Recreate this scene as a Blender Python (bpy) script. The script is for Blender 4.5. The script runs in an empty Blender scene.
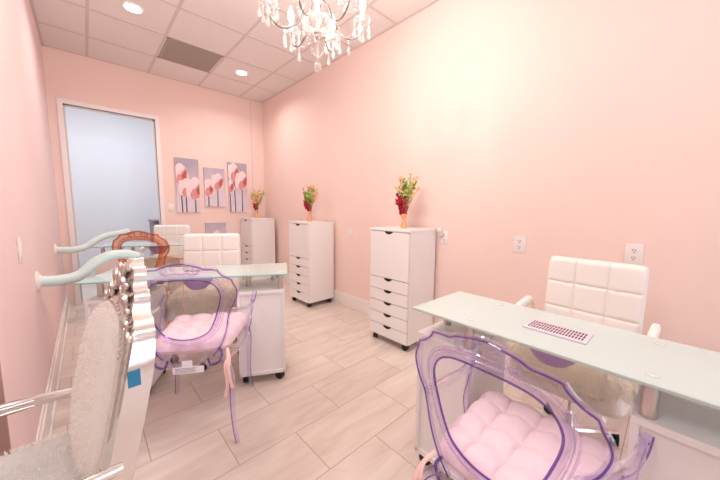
import bpy, bmesh, math, random
from mathutils import Vector, Matrix, Euler
from mathutils.noise import noise as pnoise
random.seed(11)
PI = math.pi
SC = bpy.context.scene
COL = SC.collection
R = math.radians

# ------------------------------------------------------------------ materials
def new_mat(name):
    m = bpy.data.materials.new(name); m.use_nodes = True
    nt = m.node_tree; nt.nodes.clear()
    out = nt.nodes.new('ShaderNodeOutputMaterial')
    return m, nt, out

def N(nt, typ, **kw):
    n = nt.nodes.new(typ)
    for k, v in kw.items():
        if k in n.inputs: n.inputs[k].default_value = v
        else: setattr(n, k, v)
    return n

def pbr(name, col, rough=.5, metal=0, coat=0, trans=0, ior=1.45, noise=0, nscale=8, bump=0, bscale=60, spec=.5, sheen=0, sss=0):
    m, nt, out = new_mat(name)
    b = N(nt, 'ShaderNodeBsdfPrincipled')
    nt.links.new(b.outputs[0], out.inputs[0])
    b.inputs['Base Color'].default_value = (*col, 1)
    b.inputs['Roughness'].default_value = rough
    b.inputs['Metallic'].default_value = metal
    b.inputs['Coat Weight'].default_value = coat
    b.inputs['Transmission Weight'].default_value = trans
    b.inputs['IOR'].default_value = ior
    b.inputs['Specular IOR Level'].default_value = spec
    if sheen: b.inputs['Sheen Weight'].default_value = sheen
    if sss:
        b.inputs['Subsurface Weight'].default_value = sss
        b.inputs['Subsurface Radius'].default_value = (.02, .015, .012)
    tc = N(nt, 'ShaderNodeTexCoord')
    if noise:
        t = N(nt, 'ShaderNodeTexNoise', Scale=nscale, Detail=4)
        nt.links.new(tc.outputs['Object'], t.inputs['Vector'])
        r = N(nt, 'ShaderNodeMapRange')
        r.inputs['To Min'].default_value = 1 - noise; r.inputs['To Max'].default_value = 1 + noise
        nt.links.new(t.outputs['Fac'], r.inputs['Value'])
        mx = N(nt, 'ShaderNodeMix', data_type='RGBA', blend_type='MULTIPLY')
        mx.inputs[0].default_value = 1; mx.inputs[6].default_value = (*col, 1)
        nt.links.new(r.outputs[0], mx.inputs[7])
        nt.links.new(mx.outputs[2], b.inputs['Base Color'])
    if bump:
        t = N(nt, 'ShaderNodeTexNoise', Scale=bscale, Detail=3)
        nt.links.new(tc.outputs['Object'], t.inputs['Vector'])
        bp = N(nt, 'ShaderNodeBump', Strength=bump, Distance=.004)
        nt.links.new(t.outputs['Fac'], bp.inputs['Height'])
        nt.links.new(bp.outputs[0], b.inputs['Normal'])
    return m

def emit(name, col, st):
    m, nt, out = new_mat(name)
    e = N(nt, 'ShaderNodeEmission', Strength=st); e.inputs[0].default_value = (*col, 1)
    nt.links.new(e.outputs[0], out.inputs[0]); return m

def sheet(name, tint, gloss=.06, rough=.03, haze=0, hazecol=(.8, .7, .9)):
    """thin clear plastic: tinted see-through with a Fresnel reflection"""
    m, nt, out = new_mat(name)
    t = N(nt, 'ShaderNodeBsdfTransparent'); t.inputs[0].default_value = (*tint, 1)
    g = N(nt, 'ShaderNodeBsdfGlossy', Roughness=rough); g.inputs[0].default_value = (1, 1, 1, 1)
    fr = N(nt, 'ShaderNodeFresnel', IOR=1.45)
    ml = N(nt, 'ShaderNodeMath', operation='MULTIPLY'); ml.inputs[1].default_value = gloss / .04
    cl = N(nt, 'ShaderNodeClamp')
    ge = N(nt, 'ShaderNodeNewGeometry')     # reflect on the outer face only: the inner face of so thin a wall adds nothing
    inv = N(nt, 'ShaderNodeMath', operation='SUBTRACT'); inv.inputs[0].default_value = 1
    nt.links.new(ge.outputs['Backfacing'], inv.inputs[1])
    m2 = N(nt, 'ShaderNodeMath', operation='MULTIPLY')
    nt.links.new(fr.outputs[0], ml.inputs[0]); nt.links.new(ml.outputs[0], m2.inputs[0]); nt.links.new(inv.outputs[0], m2.inputs[1])
    nt.links.new(m2.outputs[0], cl.inputs[0])
    base = t.outputs[0]
    if haze:
        d = N(nt, 'ShaderNodeBsdfDiffuse'); d.inputs[0].default_value = (*hazecol, 1)
        mh = N(nt, 'ShaderNodeMixShader'); mh.inputs[0].default_value = haze
        nt.links.new(t.outputs[0], mh.inputs[1]); nt.links.new(d.outputs[0], mh.inputs[2]); base = mh.outputs[0]
    mx = N(nt, 'ShaderNodeMixShader')
    nt.links.new(cl.outputs[0], mx.inputs[0]); nt.links.new(base, mx.inputs[1]); nt.links.new(g.outputs[0], mx.inputs[2])
    nt.links.new(mx.outputs[0], out.inputs[0]); return m

M = {}
M['wall'] = pbr('pink_wall_paint', (.875, .68, .622), .6, noise=.015, nscale=3, bump=.15, bscale=180, spec=.3)
M['wallshade'] = pbr('pink_wall_in_mauve_light', (.83, .665, .66), .6, noise=.015, nscale=3, bump=.15, bscale=180, spec=.3)  # left wall's darker mauve light is mixed into the pink paint
M['bluewall'] = pbr('pale_blue_grey_wall_paint', (.79, .81, .85), .7)
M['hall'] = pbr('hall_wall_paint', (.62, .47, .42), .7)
M['endshade'] = pbr('shaded_wall_end', (.45, .28, .24), .6)  # shade on the end face of the left wall, put into the colour
M['trim'] = pbr('white_trim_paint', (.86, .80, .78), .4)
M['ceil'] = pbr('ceiling_tile', (.80, .745, .725), .9, noise=.03, nscale=40, bump=.3, bscale=120)
M['tbar'] = pbr('ceiling_grid_metal', (.66, .57, .55), .5)
M['lam'] = pbr('white_laminate', (.85, .825, .815), .35)
M['lamgap'] = pbr('drawer_gap_grey', (.25, .22, .22), .8)  # dark grey sheet that shows between the drawer fronts
M['black'] = pbr('black_plastic', (.012, .011, .012), .35)
M['chrome'] = pbr('chrome', (.82, .80, .80), .09, metal=1)
M['armmet'] = pbr('dark_chrome_arm', (.30, .28, .27), .2, metal=1)
M['steel'] = pbr('brushed_steel', (.62, .56, .52), .28, metal=1)
M['silver'] = pbr('silver_leaf_chrome', (.78, .745, .73), .16, metal=1, bump=.25, bscale=25)
M['silvdark'] = pbr('antiqued_silver', (.78, .72, .67), .34, metal=1, bump=.15, bscale=60)
M['leather'] = pbr('white_leatherette', (.88, .84, .80), .45, bump=.12, bscale=220)
def fur_mat(name, col):
    m, nt, out = new_mat(name)
    d = N(nt, 'ShaderNodeBsdfDiffuse'); d.inputs[0].default_value = (*col, 1)
    t = N(nt, 'ShaderNodeBsdfTranslucent'); t.inputs[0].default_value = (*col, 1)
    mx = N(nt, 'ShaderNodeMixShader'); mx.inputs[0].default_value = .45
    nt.links.new(d.outputs[0], mx.inputs[1]); nt.links.new(t.outputs[0], mx.inputs[2]); nt.links.new(mx.outputs[0], out.inputs[0])
    return m
M['fur'] = fur_mat('cream_white_faux_fur', (.93, .88, .80))
M['furw'] = fur_mat('bright_white_faux_fur', (.95, .93, .90))
M['satin'] = pbr('pink_satin_cushion', (.86, .66, .72), .55, noise=.03, nscale=20, bump=.2, bscale=120, sheen=.3)
M['tie'] = pbr('peach_ribbon', (.85, .58, .52), .5)
M['hose'] = pbr('pale_mint_hose', (.58, .74, .73), .4)
M['hoseend'] = pbr('grey_hose_collar', (.45, .48, .50), .4)
M['outlet'] = pbr('white_outlet_plastic', (.85, .79, .77), .3)
M['slot'] = pbr('dark_slot', (.05, .04, .04), .6)
M['vent'] = pbr('lilac_vent_plastic', (.80, .64, .72), .4)
M['purple'] = pbr('purple_plastic', (.42, .30, .55), .35, coat=.3)
M['grille'] = pbr('grey_return_grille', (.40, .34, .29), .6)
M['blue'] = pbr('blue_sticker', (.03, .25, .45), .5)
M['paper'] = pbr('paper_label', (.85, .82, .86), .6)
M['ink'] = pbr('grey_ink', (.35, .32, .38), .6)
M['vase'] = pbr('orange_glass_vase', (.90, .42, .20), .15, coat=.4)
M['vased'] = pbr('amber_vase_spots', (.45, .12, .06), .3)
M['redleaf'] = pbr('crimson_leaf', (.55, .012, .06), .5)
M['green'] = pbr('green_leaf', (.26, .44, .05), .5)
M['lgreen'] = pbr('light_green_leaf', (.55, .62, .16), .5)
M['peach'] = pbr('peach_blossom', (.95, .55, .30), .5)
M['stem'] = pbr('olive_stem', (.30, .24, .10), .5)
M['grey'] = pbr('mauve_grey_laminate', (.30, .24, .27), .5)
# crystal and clear plastics
M['crystal'] = sheet('crystal_drop', (.97, .95, .94), .15, .02, haze=.20, hazecol=(.95, .92, .9))
M['cglass'] = sheet('chandelier_cut_glass', (.95, .93, .92), .16, .05, haze=.2, hazecol=(.95, .92, .9))
M['clear'] = sheet('clear_lilac_sheet', (.975, .962, .99), .05, .03)
M['rim'] = sheet('clear_lilac_rim', (.91, .865, .96), .12, .05, haze=.06, hazecol=(.80, .70, .92))
M['bead'] = sheet('clear_lilac_beads', (.80, .74, .90), .2, .05, haze=.15, hazecol=(.8, .74, .9))
M['edge'] = sheet('violet_edge_line', (.48, .32, .72), .06, .05, haze=.22, hazecol=(.28, .12, .52))
M['oclear'] = sheet('clear_orange_sheet', (.97, .76, .66), .04, .03, haze=.10, hazecol=(.90, .45, .28))
M['orim'] = sheet('clear_orange_rim', (.95, .70, .58), .08, .04, haze=.10, hazecol=(.85, .36, .2))
M['oedge'] = sheet('rust_edge_line', (.60, .28, .22), .06, .05, haze=.35, hazecol=(.42, .12, .07))
M['bulb'] = emit('lit_candle_bulb', (1, .90, .74), 14)
M['lens'] = emit('lit_downlight_lens', (1, .97, .95), 14)

def glass_top():
    m, nt, out = new_mat('frosted_mint_glass')
    b = N(nt, 'ShaderNodeBsdfPrincipled')
    b.inputs['Base Color'].default_value = (.62, .76, .735, 1); b.inputs['Roughness'].default_value = .22
    b.inputs['Coat Weight'].default_value = .6; b.inputs['Coat Roughness'].default_value = .06
    t = N(nt, 'ShaderNodeBsdfTransparent'); t.inputs[0].default_value = (.80, .93, .90, 1)
    mx = N(nt, 'ShaderNodeMixShader'); mx.inputs[0].default_value = .08
    nt.links.new(b.outputs[0], mx.inputs[1]); nt.links.new(t.outputs[0], mx.inputs[2]); nt.links.new(mx.outputs[0], out.inputs[0])
    return m
M['glass'] = glass_top()
M['gedge'] = pbr('teal_glass_edge', (.28, .60, .56), .15, coat=.5)
M['gedgepale'] = pbr('pale_glass_edge', (.52, .64, .60), .15, coat=.5)
M['disc'] = pbr('glass_fixing_disc', (.62, .70, .66), .12, coat=.5)

def floor_mat():
    m, nt, out = new_mat('beige_plank_tile')
    tc = N(nt, 'ShaderNodeTexCoord')
    mp = N(nt, 'ShaderNodeMapping'); mp.inputs['Location'].default_value = (.154 + .618 * 10, -1.02 + .3125 * 20, 0)
    nt.links.new(tc.outputs['Object'], mp.inputs[0])
    br = N(nt, 'ShaderNodeTexBrick')
    br.offset = .5; br.offset_frequency = 2; br.squash = 1
    br.inputs['Scale'].default_value = 1; br.inputs['Mortar Size'].default_value = .0022; br.inputs['Mortar Smooth'].default_value = .2
    br.inputs['Brick Width'].default_value = .618; br.inputs['Row Height'].default_value = .3125
    br.inputs['Color1'].default_value = (0, 0, 0, 1); br.inputs['Color2'].default_value = (1, 1, 1, 1); br.inputs['Mortar'].default_value = (.5, .5, .5, 1)
    nt.links.new(mp.outputs[0], br.inputs['Vector'])
    # stretched veins along the planks, shifted per tile
    mv = N(nt, 'ShaderNodeMapping'); mv.inputs['Scale'].default_value = (1.6, 9, 1)
    nt.links.new(tc.outputs['Object'], mv.inputs[0])
    ad = N(nt, 'ShaderNodeVectorMath', operation='MULTIPLY_ADD'); ad.inputs[1].default_value = (7, 3, 5)
    nt.links.new(br.outputs['Color'], ad.inputs[0]); nt.links.new(mv.outputs[0], ad.inputs[2])
    nz = N(nt, 'ShaderNodeTexNoise', Scale=1.3, Detail=6, Roughness=.6, Distortion=.8)
    nt.links.new(ad.outputs[0], nz.inputs['Vector'])
    cr = N(nt, 'ShaderNodeValToRGB')
    e = cr.color_ramp.elements
    e[0].position = .30; e[0].color = (.62, .515, .455, 1)
    e[1].position = .72; e[1].color = (.77, .70, .64, 1)
    k = cr.color_ramp.elements.new(.48); k.color = (.70, .61, .545, 1)
    nt.links.new(nz.outputs['Fac'], cr.inputs[0])
    hs = N(nt, 'ShaderNodeMapRange'); hs.inputs['To Min'].default_value = .95; hs.inputs['To Max'].default_value = 1.04
    nt.links.new(br.outputs['Color'], hs.inputs['Value'])
    m1 = N(nt, 'ShaderNodeMix', data_type='RGBA', blend_type='MULTIPLY'); m1.inputs[0].default_value = 1
    nt.links.new(cr.outputs[0], m1.inputs[6]); nt.links.new(hs.outputs[0], m1.inputs[7])
    m2 = N(nt, 'ShaderNodeMix', data_type='RGBA'); m2.inputs[7].default_value = (.40, .31, .27, 1)
    nt.links.new(br.outputs['Fac'], m2.inputs[0]); nt.links.new(m1.outputs[2], m2.inputs[6])
    b = N(nt, 'ShaderNodeBsdfPrincipled'); b.inputs['Roughness'].default_value = .32
    nt.links.new(m2.outputs[2], b.inputs['Base Color'])
    bp = N(nt, 'ShaderNodeBump', Strength=.25, Distance=.002); bp.invert = True
    nt.links.new(br.outputs['Fac'], bp.inputs['Height']); nt.links.new(bp.outputs[0], b.inputs['Normal'])
    nt.links.new(b.outputs[0], out.inputs[0]); return m
M['floor'] = floor_mat()

def canvas_bg():
    m, nt, out = new_mat('painted_canvas_sky')
    tc = N(nt, 'ShaderNodeTexCoord'); sp = N(nt, 'ShaderNodeSeparateXYZ')
    nt.links.new(tc.outputs['Object'], sp.inputs[0])
    nz = N(nt, 'ShaderNodeTexNoise', Scale=7, Detail=3); nt.links.new(tc.outputs['Object'], nz.inputs['Vector'])
    a = N(nt, 'ShaderNodeMath', operation='MULTIPLY_ADD'); a.inputs[1].default_value = .5
    nt.links.new(nz.outputs['Fac'], a.inputs[0]); nt.links.new(sp.outputs['Z'], a.inputs[2])
    cr = N(nt, 'ShaderNodeValToRGB'); e = cr.color_ramp.elements
    e[0].position = .15; e[0].color = (.80, .72, .80, 1); e[1].position = .95; e[1].color = (.42, .36, .44, 1)
    k = cr.color_ramp.elements.new(.55); k.color = (.66, .58, .66, 1)
    nt.links.new(a.outputs[0], cr.inputs[0])
    b = N(nt, 'ShaderNodeBsdfPrincipled', Roughness=.7); nt.links.new(cr.outputs[0], b.inputs['Base Color'])
    nt.links.new(b.outputs[0], out.inputs[0]); return m
M['canvas'] = canvas_bg()
M['petal'] = pbr('painted_petal_pink', (.72, .30, .30), .7, noise=.25, nscale=25)
M['petall'] = pbr('painted_petal_blush', (.88, .69, .71), .7, noise=.12, nscale=25)
M['petald'] = pbr('painted_petal_deep', (.45, .12, .12), .7, noise=.3, nscale=30)
M['pstem'] = pbr('painted_stem', (.10, .06, .07), .7)

# ------------------------------------------------------------------ mesh helpers
def BM(): return bmesh.new()

def obj(name, bm, mat, parent=None, smooth=True, loc=None, rot=None):
    me = bpy.data.meshes.new(name)
    bmesh.ops.recalc_face_normals(bm, faces=bm.faces[:])
    bm.to_mesh(me); bm.free()
    for mm in (mat if isinstance(mat, (list, tuple)) else [mat]): me.materials.append(mm)
    if smooth:
        for p in me.polygons: p.use_smooth = True
        try: me.set_sharp_from_angle(angle=R(40))
        except Exception: pass
    o = bpy.data.objects.new(name, me); COL.objects.link(o)
    if parent: o.parent = parent
    if loc: o.location = loc
    if rot: o.rotation_euler = rot
    return o

def thing(name, label, cat, loc=(0, 0, 0), rz=0, group=None, s=1):
    o = bpy.data.objects.new(name, None); COL.objects.link(o); o.empty_display_size = .1
    o.location = loc; o.rotation_euler = (0, 0, rz); o.scale = (s, s, s)
    return tag(o, label, cat, group)

def tag(o, label, cat, group=None):
    o['label'] = label; o['category'] = cat
    if group: o['group'] = group
    return o

def struct(name, bm, mat, label=None, smooth=False):
    o = obj(name, bm, mat, None, smooth); o['kind'] = 'structure'
    if label: o['label'] = label
    return o

def box(bm, x0, x1, y0, y1, z0, z1, bev=0, seg=2, mi=0, mat=None):
    r = bmesh.ops.create_cube(bm, size=1)
    vs = r['verts']
    for v in vs:
        v.co = Vector(((x0 + x1) / 2 + v.co.x * (x1 - x0), (y0 + y1) / 2 + v.co.y * (y1 - y0), (z0 + z1) / 2 + v.co.z * (z1 - z0)))
    fs = set(f for v in vs for f in v.link_faces)
    if bev:
        es = list(set(e for v in vs for e in v.link_edges))
        rb = bmesh.ops.bevel(bm, geom=es, offset=bev, segments=seg, affect='EDGES', profile=.5)
        fs = set(rb['faces']) | set(f for f in fs if f.is_valid)
        vs = list(set(v for f in fs for v in f.verts))
    for f in fs:
        if f.is_valid: f.material_index = mi
    if mat: bmesh.ops.transform(bm, matrix=mat, verts=vs)
    return vs

def lathe(bm, prof, seg=20, origin=(0, 0, 0), mat=None, mi=0):
    """prof: list of (radius, z)"""
    rings = []
    for r, z in prof:
        if r < 1e-5: rings.append([bm.verts.new((origin[0], origin[1], origin[2] + z))])
        else: rings.append([bm.verts.new((origin[0] + r * math.cos(2 * PI * i / seg), origin[1] + r * math.sin(2 * PI * i / seg), origin[2] + z)) for i in range(seg)])
    for a, b in zip(rings, rings[1:]):
        if len(a) == 1 and len(b) == 1: continue
        for i in range(seg):
            j = (i + 1) % seg
            if len(a) == 1: f = bm.faces.new((a[0], b[i], b[j]))
            elif len(b) == 1: f = bm.faces.new((a[i], a[j], b[0]))
            else: f = bm.faces.new((a[i], a[j], b[j], b[i]))
            f.material_index = mi
    for rg, flip in ((rings[0], True), (rings[-1], False)):
        if len(rg) > 1:
            f = bm.faces.new(rg[::-1] if flip else rg); f.material_index = mi
    vs = [v for rg in rings for v in rg]
    if mat: bmesh.ops.transform(bm, matrix=mat, verts=vs)
    return vs

def spline(pts, n=8, closed=False):
    """Catmull-Rom through pts (Vectors)"""
    P = [Vector(p) for p in pts]; L = len(P); out = []
    rng = range(L) if closed else range(L - 1)
    for i in rng:
        if closed: p0, p1, p2, p3 = P[(i - 1) % L], P[i], P[(i + 1) % L], P[(i + 2) % L]
        else:
            p1, p2 = P[i], P[i + 1]
            p0 = P[i - 1] if i > 0 else p1 * 2 - p2
            p3 = P[i + 2] if i + 2 < L else p2 * 2 - p1
        for k in range(n):
            t = k / n
            out.append(.5 * ((2 * p1) + (p2 - p0) * t + (2 * p0 - 5 * p1 + 4 * p2 - p3) * t * t + (3 * p1 - p0 - 3 * p2 + p3) * t ** 3))
    if not closed: out.append(P[-1].copy())
    return out

def tube(bm, pts, rad, seg=8, closed=False, flat=1.0, up=None, mi=0):
    """sweep a (possibly flattened) circle along pts; rad float or list"""
    P = [Vector(p) for p in pts]; L = len(P)
    rings = []; prev = None
    for i, p in enumerate(P):
        if closed: t = (P[(i + 1) % L] - P[i - 1])
        else: t = P[min(i + 1, L - 1)] - P[max(i - 1, 0)]
        if t.length < 1e-9: t = Vector((0, 0, 1))
        t.normalize()
        if up is not None: ref = Vector(up)
        elif prev is None: ref = Vector((0, 0, 1)) if abs(t.z) < .9 else Vector((1, 0, 0))
        else: ref = prev
        a = ref - t * ref.dot(t)
        if a.length < 1e-6: a = t.orthogonal()
        a.normalize(); b = t.cross(a); prev = a
        r = rad[i] if isinstance(rad, (list, tuple)) else rad
        rings.append([bm.verts.new(p + a * (r * math.cos(2 * PI * k / seg)) + b * (r * flat * math.sin(2 * PI * k / seg))) for k in range(seg)])
    n = L if closed else L - 1
    for i in range(n):
        a, b = rings[i], rings[(i + 1) % L]
        for k in range(seg):
            f = bm.faces.new((a[k], a[(k + 1) % seg], b[(k + 1) % seg], b[k])); f.material_index = mi
    if not closed:
        f = bm.faces.new(rings[0][::-1]); f.material_index = mi
        f = bm.faces.new(rings[-1]); f.material_index = mi
    return [v for r_ in rings for v in r_]

def ball(bm, c, r, sub=2, sc=(1, 1, 1)):
    rr = bmesh.ops.create_icosphere(bm, subdivisions=sub, radius=r)
    for v in rr['verts']: v.co = Vector(c) + Vector((v.co.x * sc[0], v.co.y * sc[1], v.co.z * sc[2]))
    return rr['verts']

def pillow(bm, w, d, t, height, nu=40, nv=40, mat=None, bottom=.15, rnd=.12, corner=8):
    """cushion in local XY; height(u,v) 0..1 scales thickness t; closed mesh. Outline is a superellipse."""
    def outline(u, v):
        x, y = 2 * u - 1, 2 * v - 1
        m = max(abs(x), abs(y))
        if m < 1e-9: return 0, 0
        k = m / ((abs(x) ** corner + abs(y) ** corner) ** (1 / corner))
        return x * k, y * k
    def edge(u, v):
        e = min(u, 1 - u, v, 1 - v) / rnd
        return math.sqrt(max(0, 1 - (1 - min(1, e)) ** 2))
    top = {}; bot = {}
    for i in range(nu + 1):
        for j in range(nv + 1):
            u, v = i / nu, j / nv
            x, y = outline(u, v); e = edge(u, v)
            top[i, j] = bm.verts.new((x * w / 2, y * d / 2, t * (bottom + (1 - bottom) * e * height(u, v))))
            if 0 < i < nu and 0 < j < nv: bot[i, j] = bm.verts.new((x * w / 2, y * d / 2, t * bottom * (1 - e)))
            else: bot[i, j] = top[i, j]
    for i in range(nu):
        for j in range(nv):
            bm.faces.new((top[i, j], top[i + 1, j], top[i + 1, j + 1], top[i, j + 1]))
            q = [bot[i, j], bot[i, j + 1], bot[i + 1, j + 1], bot[i + 1, j]]
            try: bm.faces.new(q)
            except ValueError: pass
    vs = list(set(top.values()) | set(bot.values()))
    if mat: bmesh.ops.transform(bm, matrix=mat, verts=vs)
    return vs

def fur(bm, n, length, seed=1, spread=.5, gravity=.3, where=None, width=.0016):
    """adds thin hair blades standing on the faces already in bm"""
    rnd = random.Random(seed)
    bm.normal_update()
    faces = [f for f in bm.faces if where is None or where(f.calc_center_median(), f.normal)]
    ar = []; tot = 0
    for f in faces: tot += f.calc_area(); ar.append(tot)
    import bisect
    data = []
    for _ in range(n):
        f = faces[min(bisect.bisect(ar, rnd.random() * tot), len(faces) - 1)]
        w = [rnd.random() for _ in f.verts]; s = sum(w)
        p = Vector()
        for a, v in zip(w, f.verts): p += v.co * (a / s)
        data.append((p, f.normal.copy()))
    for p, nn in data:
        sw = Vector((pnoise(p * 14), pnoise(p * 14 + Vector((9, 3, 1))), pnoise(p * 14 + Vector((2, 7, 5)))))
        d = (nn + sw * 1.1 + Vector((rnd.uniform(-1, 1), rnd.uniform(-1, 1), rnd.uniform(-1, 1))) * spread)
        d.z -= gravity; d.normalize()
        side = d.cross(Vector((rnd.uniform(-1, 1), rnd.uniform(-1, 1), rnd.uniform(-1, 1))))
        if side.length < 1e-4: continue
        side.normalize(); l = length * rnd.uniform(.6, 1.2)
        mid = p + d * l * .55; tip = p + d * l; tip.z -= gravity * l * .4
        a, b = bm.verts.new(p + side * width), bm.verts.new(p - side * width)
        c, e = bm.verts.new(mid + side * width * .7), bm.verts.new(mid - side * width * .7)
        g = bm.verts.new(tip)
        bm.faces.new((a, b, e, c)); bm.faces.new((c, e, g))

def T(x=0, y=0, z=0, rx=0, ry=0, rz=0, s=1):
    return Matrix.Translation((x, y, z)) @ Euler((rx, ry, rz)).to_matrix().to_4x4() @ Matrix.Scale(s, 4)

# ------------------------------------------------------------------ setting
XL, XR, YB, YF, ZC = -.24, 2.36, 5.03, -2.2, 3.04
XH = -2.0                                   # far side of the hall left of the room
bm = BM(); box(bm, XH - .1, XR + .12, YF - .12, 7.2, -.1, 0); struct('floor', bm, M['floor'], 'beige plank tile floor')
bm = BM(); box(bm, XH - .1, XR + .12, YF - .12, 7.2, ZC, ZC + .1); struct('ceiling', bm, M['ceil'], 'suspended ceiling of square tiles')
bm = BM()
x = .745 - .61 * 5
while x < XR:
    if x > XH: box(bm, x - .012, x + .012, YF, YB, ZC - .004, ZC + .002)
    x += .61
y = 4.44
while y > YF:
    box(bm, XH, XR, y - .012, y + .012, ZC - .0042, ZC + .002); y -= .606
box(bm, XR - .022, XR, YF, YB, ZC - .0046, ZC + .002)
box(bm, XL, XR, YB - .022, YB, ZC - .0046, ZC + .002)
box(bm, XL, XL + .022, 1.475, YB, ZC - .0046, ZC + .002)
struct('ceiling_grid', bm, M['tbar'], 'painted metal grid between the ceiling tiles')
bm = BM(); box(bm, XR, XR + .12, YF - .12, YB + .12, 0, ZC); struct('wall_right', bm, M['wall'], 'long pink wall')
bm = BM()
DX0, DX1, DZ = -.112, .785, 2.435
box(bm, XL - .12, DX0, YB, YB + .12, 0, ZC); box(bm, DX1, XR, YB, YB + .12, 0, ZC); box(bm, DX0, DX1, YB, YB + .12, DZ, ZC)
struct('wall_back', bm, M['wall'], 'pink back wall with an open doorway')
bm = BM(); box(bm, XL - .12, XL, 1.475, YB, 0, ZC); struct('wall_left', bm, M['wallshade'], 'pink left wall')
bm = BM(); box(bm, XL - .125, XL + .002, 1.462, 1.475, 0, ZC); struct('wall_end_shade', bm, M['endshade'], 'end of the left wall, its shade painted dusky brown')  # thin brown slab paints the shaded wall end
# hall to the left, behind the wall end
bm = BM(); box(bm, XH, XL - .12, 2.6, 2.7, 0, ZC); struct('wall_hall_back', bm, M['hall'])
bm = BM(); box(bm, XH - .1, XH, YF - .12, 2.7, 0, ZC); struct('wall_hall_left', bm, M['hall'])
# front wall behind the camera; its unseen window is added to carry light
bm = BM()
box(bm, XH, -.3, YF - .12, YF, 0, ZC); box(bm, 2.1, XR, YF - .12, YF, 0, ZC)
box(bm, -.3, 2.1, YF - .12, YF, 0, .3); box(bm, -.3, 2.1, YF - .12, YF, 2.75, ZC)
struct('wall_front', bm, M['wall'])
bm = BM()
for xx in (-.3, .5, 1.3, 2.06): box(bm, xx, xx + .04, YF - .08, YF - .03, .3, 2.75)
box(bm, -.3, 2.1, YF - .08, YF - .03, .3, .34); box(bm, -.3, 2.1, YF - .08, YF - .03, 2.71, 2.75)
struct('added_window_1', bm, M['trim'])  # frame of the added window, out of view
# door casing (both sides of the opening)
bm = BM()
cw = .052
box(bm, DX0 - cw, DX0, YB - .018, YB + .135, 0, DZ + cw, .003); box(bm, DX1, DX1 + cw, YB - .018, YB + .135, 0, DZ + cw, .003)
box(bm, DX0, DX1, YB - .018, YB + .135, DZ, DZ + cw, .003)
box(bm, DX0, DX0 + .014, YB + .03, YB + .06, 0, DZ); box(bm, DX1 - .014, DX1, YB + .03, YB + .06, 0, DZ); box(bm, DX0, DX1, YB + .03, YB + .06, DZ - .014, DZ)
struct('door_1', bm, M['trim'], 'white casing of the open doorway')
# back room
bm = BM(); box(bm, -.9, 1.3, 6.9, 7.0, 0, ZC); struct('wall_backroom', bm, M['bluewall'])
bm = BM(); box(bm, -1.0, -.9, YB + .12, 7.0, 0, ZC); struct('wall_backroom_left', bm, M['bluewall'])
bm = BM(); box(bm, 1.3, 1.4, YB + .12, 7.0, 0, ZC); struct('wall_backroom_right', bm, M['bluewall'])
# vertical seam strip on the back wall
bm = BM(); box(bm, 2.145, 2.153, YB - .004, YB, .16, ZC - .005); struct('trim_1', bm, M['tbar'], 'thin vertical seam strip on the back wall')
def baseboard(name, x0, x1, y0, y1, side):
    bm = BM(); h = .165; t = .016
    if side == 'r': box(bm, x1 - t, x1, y0, y1, 0, h - .03); box(bm, x1 - t * .6, x1, y0, y1, h - .03, h, .003)
    if side == 'l': box(bm, x0, x0 + t, y0, y1, 0, h - .03); box(bm, x0, x0 + t * .6, y0, y1, h - .03, h, .003); box(bm, x0 + t, x0 + t + .012, y0, y1, 0, .02, .004)
    if side == 'b': box(bm, x0, x1, y1 - t, y1, 0, h - .03); box(bm, x0, x1, y1 - t * .6, y1, h - .03, h, .003)
    struct(name, bm, M['trim'])
baseboard('baseboard_right', 0, XR, YF, YB, 'r')
baseboard('baseboard_left', XL, 0, 1.475, YB, 'l')
baseboard('baseboard_back', DX1 + cw, XR - .016, 0, YB, 'b')

# ------------------------------------------------------------------ ceiling fixtures
def downlight(x, y, label):
    t = thing('recessed_light', label, 'ceiling light', (x, y, ZC), 0, 'round recessed ceiling lights')
    bm = BM(); lathe(bm, [(.064, -.003), (.084, -.006), (.088, -.002), (.088, .004), (.064, .004)], 28); obj('trim_ring', bm, M['trim'], t)
    bm = BM(); lathe(bm, [(0, -.004), (.064, -.004), (.064, .002), (0, .002)], 28); obj('lens', bm, M['lens'], t)
    l = bpy.data.lights.new('downlight_and_fill_lamp', 'AREA'); l.shape = 'DISK'; l.size = .13; l.energy = DOWN_W; l.color = (1, .95, .91); l.spread = R(150)
    lo = bpy.data.objects.new('downlight_and_fill_lamp', l); COL.objects.link(lo); lo.location = (x, y, ZC - .012)
DOWN_W = 7.5
downlight(.44, 3.535, 'round recessed ceiling light nearest the left wall, before the brown grille')
downlight(1.66, 4.14, 'round recessed ceiling light to the right of the brown ceiling grille')
for (xx, yy) in ((.44, -.5), (1.66, -.5), (1.66, -1.7), (.44, -1.7)):  # unseen lamps without fixtures, added behind the camera as fill
    l = bpy.data.lights.new('downlight_and_fill_lamp', 'AREA'); l.shape = 'DISK'; l.size = .13; l.energy = 2.5; l.color = (1, .95, .91); l.spread = R(150)
    lo = bpy.data.objects.new('downlight_and_fill_lamp', l); COL.objects.link(lo); lo.location = (xx, yy, ZC - .012)
g = thing('ceiling_grille', 'grey-brown square return air grille set among the ceiling tiles', 'vent', (1.047, 4.137, ZC))
bm = BM(); 
for sx in (-1, 1): box(bm, sx * .2689 - .009, sx * .2689 + .009, -.295, .295, -.008, 0)
for sy in (-1, 1): box(bm, -.298, .298, sy * .286 - .009, sy * .286 + .009, -.008, 0)
obj('frame', bm, M['grille'], g, False)
bm = BM(); box(bm, -.28, .28, -.277, .277, -.004, 0)
for i in range(26): box(bm, -.28, .28, -.27 + i * .0212, -.262 + i * .0212, -.007, -.004)
obj('louvre_panel', bm, M['grille'], g, False)

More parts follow.
